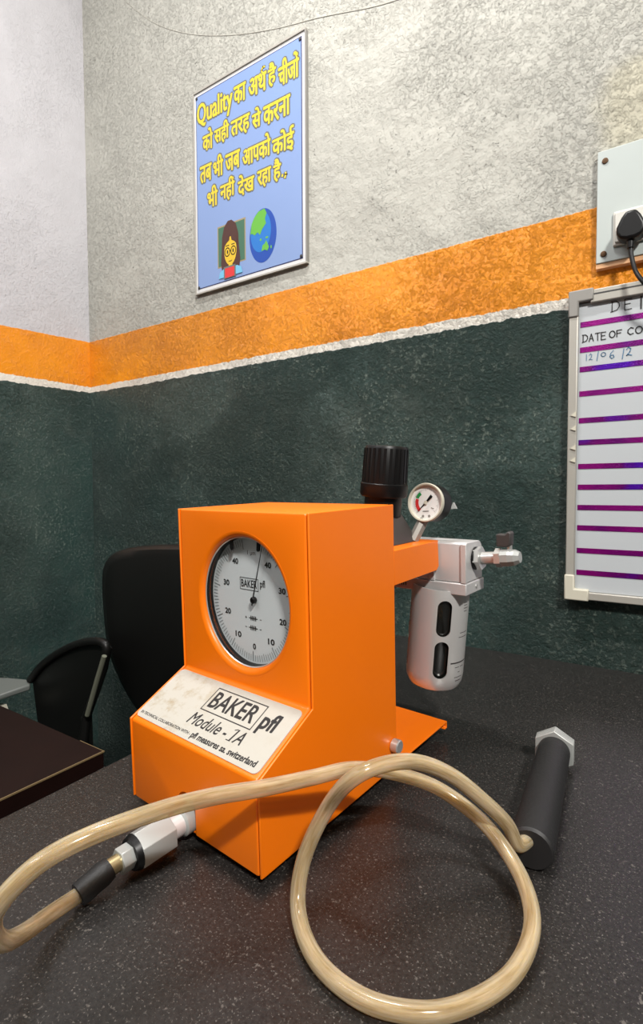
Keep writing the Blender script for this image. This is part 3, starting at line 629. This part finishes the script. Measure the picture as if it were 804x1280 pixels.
for v, w in ((.1815,.0245),):
    turned('bolt', cyl(.0066, 0, .0085, .001), frame((0, v, w), (1,0,0)), M_['steel'], gm, 24)
    turned('bolt', cyl(.0066, 0, .0085, .001), frame((-Wd, v, w), (-1,0,0)), M_['steel'], gm, 24)
for u in (-.145, -.025):
    for v in (.020, .270):
        zf = (BM @ Vector((u, v, 0))).z - TZ; turned('foot', cyl(.009, -zf, .0002, .001), frame((u, v, 0), (0,0,1)), M_['rubber'], gm, 20)
# air coupling leaving the notch at the front
FA = Vector((-.0885, 0, .0095)); fd = Vector((0,-1,0))
def fit(name, prof, m, n=24, smooth=True, ph=0., bevel=0.): return turned(name, prof, frame(FA, fd), M_[m], gm, n, ph, smooth, bevel)
box('notch_shade_sheet', (-.102, .018, .001), (-.073, .0195, .040), M_['inner'], gm)  # dark sheet standing in for the shade inside the hollow housing
fit('coupling_ring', cyl(.0110, -.02, .0065, .0015), 'zinc'); fit('coupling_collar', cyl(.0090, .0055, .0180, .001), 'alu')
fit('coupling_body', cyl(.0145, .0175, .0470), 'zinc', 6, False, PI/6, .0006); fit('washer', [(0,.0468),(.0135,.0468),(.0118,.0510),(0,.0510)], 'black', 24)
fit('hex_nut', cyl(.0095, .0508, .0605), 'zinc', 6, False, 0, .0006); fit('brass_barb', cyl(.0062, .0600, .0700, .0005), 'brass')
# pressure regulator behind the housing
lean = Vector((.095, 0, 1)).normalized()
rc_ = Vector((-.0485, .240, .217)); bm = bmesh.new()
base = [(-.032,-.031),(.032,-.031),(.032,.031),(-.032,.031)]; lo = []; hi = []
for sx_, sy_ in ((1,1),(-1,1),(-1,-1),(1,-1)):
    for k in range(5):
        a = math.atan2(sy_, sx_)-PI/4+PI/2*k/4
        lo.append(bm.verts.new(rc_+Vector((sx_*.026+.006*math.cos(a), sy_*.026+.006*math.sin(a), 0)))); hi.append(bm.verts.new(rc_+Vector((.0035+sx_*.005+.010*math.cos(a), sy_*.005+.010*math.sin(a), .037))))
nL = len(lo); bm.faces.new(lo[::-1]); bm.faces.new(hi)
for k in range(nL): bm.faces.new((lo[k], lo[(k+1) % nL], hi[(k+1) % nL], hi[k]))
bmo('regulator_bonnet', bm, M_['bonnet'], gm, bevel=.001)
turned('regulator_neck', [(0,.030),(.0205,.030),(.0205,.058),(0,.058)], frame(rc_, lean), M_['black'], gm, 32)
kb = bmesh.new(); KM = frame(rc_, lean)
lathe(kb, [(0,.0510),(.0245,.0510),(.0258,.0530),(.0258,.0650),(.0245,.0660),(.0235,.1030),(.0220,.1058),(0,.1065)], KM, 48)
knob = bmo('regulator_knob', kb, M_['black'], gm, smooth=True)
bm = bmesh.new()
for k in range(24):
    a = 2*PI*k/24; c_, s2 = math.cos(a), math.sin(a); t1, t2 = -s2*.0014, c_*.0014
    prism(bm, [KM @ Vector((c_*.0249+t1*q, s2*.0249+t2*q, .0665)) for q in (-1, 1)]+[KM @ Vector((c_*.0232+t1*q, s2*.0232+t2*q, .0665)) for q in (1, -1)], KM.to_3x3() @ Vector((-c_*.0007, -s2*.0007, .0365)))
bmo('grip_ribs', bm, M_['black'], knob)
box('regulator_body', (-.075, .206, .186), (-.014, .276, .2148), M_['alu'], gm, .002)
# filter head: cast block with rounded top corner, lower flange
bm = bmesh.new(); rr_ = .012
side_pr = [(.2870,.1710),(.2870,.2135),(.290,.2155)]+[(.332-rr_+rr_*math.sin(PI/2*k/5), .2150-rr_+rr_*math.cos(PI/2*k/5)) for k in range(6)]+[(.332,.1710)]
uv_prism(bm, side_pr, -.13, .0310); hd = bmo('filter_head', bm, M_['alu'], gm, bevel=.001)
box('filter_flange', (-.13, .2850, .1570), (.0320, .3350, .1705), M_['alu'], gm, .0012)
box('head_rib', (-.0135, .2845, .1706), (-.0060, .2875, .2110), M_['alu'], gm, .0008); box('head_rib', (.0255, .2845, .1706), (.0320, .2875, .2140), M_['alu'], gm, .0008)
bm = bmesh.new()
for k in range(7): add_box(bm, (-.060+k*.0028, .2843, .1615), (-.0588+k*.0028, .2852, .1670))
bmo('cast_lettering', bm, M_['bonnet'], gm)
turned('grub_screw', cyl(.0022, 0, .001), frame((.0320,.312,.1640), (1,0,0)), M_['steel'], gm, 12)
# metal bowl guard with sight slots
bc = Vector((-.0098, .3085, .1585)); bdir = -Vector((.092, .0, 1)).normalized(); BW_ = frame(bc, bdir)
R_ = .0335
prf = [(R_*.985,-.004),(R_,.004),(R_,.098),(R_*.97,.107),(R_*.86,.114),(R_*.6,.1185),(.004,.120),(.004,.1175),(R_*.58,.116),(R_*.82,.112),(R_-.0035,.105),(R_-.0018,.098),(R_-.0018,-.004)]
bm = bmesh.new(); lathe(bm, prf+[prf[0]], BW_, 64); bmesh.ops.remove_doubles(bm, verts=bm.verts, dist=1e-6); bw_ = bmo('bowl_guard', bm, M_['bowl'], gm)
tocam = (BI @ CAMPOS) - bc; tocam = BW_.to_3x3().inverted() @ tocam; az0 = math.atan2(tocam.y, tocam.x)
def slot_cut(daz, h0, h1, hw):
    b = bmesh.new(); az = az0+daz; er, et = Vector((math.cos(az), math.sin(az), 0)), Vector((-math.sin(az), math.cos(az), 0)); pts = []
    for k in range(13): a = PI*k/12; pts.append((hw*math.cos(a), h1-hw+hw*math.sin(a)))
    for k in range(13): a = PI+PI*k/12; pts.append((hw*math.cos(a), h0+hw+hw*math.sin(a)))
    prism(b, [BW_ @ (er*(R_-.012)+et*x+Vector((0,0,h))) for x, h in pts], BW_.to_3x3() @ (er*.02)); return bmo('cut', b, M_['bowl'], gm)
# the bowl axis points down, so the azimuth sense is mirrored: try the sign that moves the slot to camera right
def cam_x(daz):
    p = BM @ (BW_ @ Vector((R_*math.cos(az0+daz), R_*math.sin(az0+daz), .05))); q = CAMROT.inverted() @ (p-CAMPOS); return q.x/-q.z
sg_ = 1 if cam_x(.3) > cam_x(-.3) else -1
for d_ in (.20, .20-1.66, .20+1.66):
    boolean(bw_, slot_cut(sg_*d_, .0070, .0490, .0080)); boolean(bw_, slot_cut(sg_*d_, .0545, .0985, .0080))
for p in bw_.data.polygons: p.use_smooth = True
bw_.data.set_sharp_from_angle(angle=math.radians(30))
turned('sight_bowl', [(0,.0),(R_-.0040,.0),(R_-.0040,.100),(R_*.7,.111),(0,.114)], BW_, M_['dark'], gm, 40)
bm = bmesh.new()
def arc(h, d0, d1, th, n=10):
    for k in range(n):
        A = [az0+sg_*(d0+(d1-d0)*(k+q)/n) for q in (0, 1)]
        bm.faces.new([bm.verts.new(BW_ @ Vector(((R_+.0002)*math.cos(a), (R_+.0002)*math.sin(a), h+z))) for a, z in ((A[0],-th),(A[1],-th),(A[1],th),(A[0],th))])
arc(.0800, .55, 1.35, .0008); bmo('level_line', bm, M_['bonnet'], gm); bm = bmesh.new()
for h, d0, d1 in ((.010,.95,1.15),(.013,.95,1.15),(.0165,.95,1.2),(.0200,.97,1.15),(.045,.85,1.3),(.050,.80,1.3),(.0855,.75,.95),(.0855,1.0,1.2),(.0915,.9,1.0),(.0975,.75,1.15),(.1015,.8,1.1)): arc(h, d0, d1, .00035, 5)
tag(bmo('bowl_markings', bm, M_['bonnet'], gm), kind='stuff')
# small pressure gauge on the regulator
gc = BI @ onp(531.5, 628, BRm @ Vector((0,1,0)), BM @ Vector((0,.268,0)))
view = ((BI @ CAMPOS)-gc).normalized(); right = view.cross(Vector((0,0,1))).normalized()*-1; upv = right.cross(view)*-1
left_ = -(CAMROT @ Vector((1,0,0))); left_ = BRm.inverted() @ left_; upw = BRm.inverted() @ (CAMROT @ Vector((0,1,0)))
gn = (view + left_*.60 + upw*.06).normalized(); GMx = frame(gc, gn); GR = .0215
gcase = turned('pressure_gauge', [(0,-.026),(GR*.90,-.026),(GR*.97,-.022),(GR*.98,-.003),(GR*.9,-.003),(0,-.0035)], GMx, M_['black'], gm, 48)
turned('gauge_bezel', [(GR*.98,-.004),(GR*1.0,-.0005),(GR*.97,.0010),(GR*.90,.0006),(GR*.88,-.003)], GMx, M_['clip'], gcase, 48)
GO = GMx.translation + gn*-.0028; gux = (-left_ - gn*(-left_).dot(gn)).normalized(); guy = gn.cross(gux)
bm = bmesh.new(); ell(bm, GO, gux, guy, 0, 0, GR*.89, GR*.89, 0, 40); plain('gauge_face', bm, M_['gface'], gcase)
def garc(m, r0, r1, a0, a1, nm):
    b = bmesh.new(); n = 12
    for k in range(n):
        A, B = math.radians(a0+(a1-a0)*k/n), math.radians(a0+(a1-a0)*(k+1)/n)
        poly2(b, GO, gux, guy, [(r0*math.cos(A), r0*math.sin(A)), (r1*math.cos(A), r1*math.sin(A)), (r1*math.cos(B), r1*math.sin(B)), (r0*math.cos(B), r0*math.sin(B))], .0003)
    plain(nm, b, m, gcase)
garc(M_['red'], GR*.44, GR*.62, 228, 158, 'red_zone'); garc(M_['green'], GR*.48, GR*.66, 154, 122, 'green_zone')
bm = bmesh.new()
for k in range(41):
    a = math.radians(225-270*k/40); r0, r1 = GR*(.66 if k % 4 else .60), GR*.72
    stroke(bm, GO, gux, guy, [(r0*math.cos(a), r0*math.sin(a)), (r1*math.cos(a), r1*math.sin(a))], .0003, .0003)
stroke(bm, GO, gux, guy, [(-.004,-.0095),(.003,-.0095)], .0010, .0003); stroke(bm, GO, gux, guy, [(.006,-.006),(.009,-.007)], .0009, .0003)
for x in (-.004, .0035): ell(bm, GO, gux, guy, x, -.0150, .0015, .0015, .0003, 12)
plain('gauge_marks', bm, M_['corner'], gcase)
bm = bmesh.new(); poly2(bm, GO, gux, guy, [(-.0122,-.0116),(-.0001,.0012),(.0060,.0085),(.0085,.0060),(.0012,-.0001)], .0012); plain('gauge_needle', bm, M_['black'], gcase)
bm = bmesh.new(); ell(bm, GO, gux, guy, 0, 0, .0022, .0022, .0016, 16); plain('gauge_hub', bm, M_['clip'], gcase)
gb = gc - gn*.016 ; ge = Vector((-.020, .262, .2175)); gk = gb + (ge-gb)*.62
bm = bmesh.new(); tube(bm, [gb+(ge-gb)*.05, ge], .0062, 8); bmo('gauge_connector', bm, mat('nickel_grey', (.30,.29,.26), .4, metal=.4), gm, smooth=False)
bm = bmesh.new(); q_ = gc - gn*.024 - left_*.012; prism(bm, [q_+upw*.001-left_*.010, q_-upw*.006-left_*.0135, q_-upw*.0065-left_*.007], gn*.004); bmo('gauge_tab', bm, M_['zinc'], gm)
turned('gauge_elbow', cyl(.0105, -.0002, .010, .001), frame((-.030,.268,.2172), (0,0,1)), M_['black'], gm, 12)
# drain valve on the right port
va = Vector((.0315, .312, .1955)); vd = Vector((1, 0, .10)).normalized(); VM = frame(va, vd)
def vv(name, prof, m, n=24, smooth=True, ph=0., par=gm): return turned(name, prof, VM, M_[m], par, n, ph, smooth)
vv('port_seal', cyl(.0130, -.0005, .0025), 'black'); vv('port_nut', cyl(.0135, .0015, .0075), 'steel', 6, False, .2); vv('valve_neck', cyl(.0070, .0070, .0250, .001), 'steel', 20)
vv('valve_nut', cyl(.0105, .0235, .0300), 'steel', 6, False, .5)
vb = vv('valve_body', [(0,.029),(.0098,.029),(.0098,.038),(.0088,.044),(.0060,.0495),(0,.0495)], 'zinc', 8, False, .39)
vt = VM @ Vector((0,0,.038)); zz = Vector((0,0,1))
turned('valve_stem', cyl(.0028, .006, .0135), frame(vt, zz), M_['steel'], vb, 12)
bm = bmesh.new(); prism(bm, [vt+zz*.0125+Vector((-.0125,-.006,-.001)), vt+zz*.0125+Vector((-.001,-.006,-.001)), vt+zz*.0125+Vector((.003,-.006,.0015)), vt+Vector((.0035,-.006,.0275)), vt+Vector((.000,-.006,.0290)), vt+Vector((-.0035,-.006,.0255)), vt+Vector((-.0130,-.006,.0255))], (0, .011, 0))
bmo('valve_lever', bm, M_['bonnet'], vb, bevel=.0015)

# ------------------------------------------------------------------ plug gauge handle on the table
fc, bk = onz(664, 1062, .0168), onz(694, 934, .0185)
ax = (bk-fc); Lh = ax.length
hm = frame(fc, ax); hl = empty('plug_gauge_handle', Matrix.Translation((fc.x, fc.y, TZ)), 'black cylindrical handle with a white hex nut, lying on the table at right', 'handle')
HM = hl.matrix_world.inverted() @ hm; rh = .0163
turned('grip', [(0,0),(rh-.0016,0),(rh,.0018),(rh-.0010,Lh-.010),(rh-.0030,Lh-.008),(0,Lh-.008)], HM, M_['rubber'], hl, 48)
turned('hex_nut', cyl(.0212, Lh-.010, Lh+.004), HM, M_['zinc'], hl, 6, .52, False, .0008)
turned('end_face', [(0,-.0003),(rh-.0016,-.0003),(rh-.0004,.0008),(0,.0008)], HM, M_['ink'], hl, 24)

# ------------------------------------------------------------------ the air hose
fs = BM @ (FA+fd*.0675); fdw = (BRm @ fd)
px_pts = [(62,1143,.013),(30,1166,.024),(6,1177,.038),(-9,1167,.054),(-8,1142,.070),(18,1107,.084),(60,1072,.093),(120,1042,.098),(200,1013,.098),(265,996,.096),(330,985,.094),(390,972,.088),(440,961,.082),(486,965,.070),(545,984,.054),(600,1024,.038),(638,1072,.026),(661,1121,.019),(664,1168,.013),(640,1218,.008),(589,1253,.0065),(529,1266,.0062),(454,1249,.0062),(396,1200,.0065),(373,1138,.012),(380,1074,.035),(408,1012,.066),(440,974,.097),(482,955,.104),(524,953,.098),(566,970,.085),(606,1002,.062),(634,1030,.040)]
axn = ax.normalized(); he = fc + axn*.003 + Vector((-.0025,0,.0055))
fdw = (fdw + Vector((0,0,-.24))).normalized()
P3 = [fs+fdw*.010, fs+fdw*.022] + [onz(*p) for p in px_pts] + [he-axn*.012+Vector((-.006,0,.001)), he]
ho = empty('air_hose', Matrix.Translation((P3[19].x, P3[20].y, TZ)), 'yellowed clear plastic hose looping from the orange instrument to the black handle', 'hose')
o1 = ho.matrix_world.translation; path = [p-o1 for p in catmull(P3, 10)]
bm = bmesh.new(); tube(bm, path, .0053, 20, cap=True, uv=True); bmo('hose_wall', bm, M_['hose'], ho, smooth=True)
bm = bmesh.new(); tube(bm, path, .0031, 14, cap=True, uv=True); bmo('hose_core', bm, M_['hose'], ho, smooth=True)
slv = frame(fs-o1, fdw)
turned('rubber_sleeve', [(0,0),(.0078,0),(.0084,.003),(.0088,.006),(.0084,.012),(.0086,.020),(.0082,.024),(.0070,.0245),(0,.0245)], slv, M_['rubber'], ho, 24)
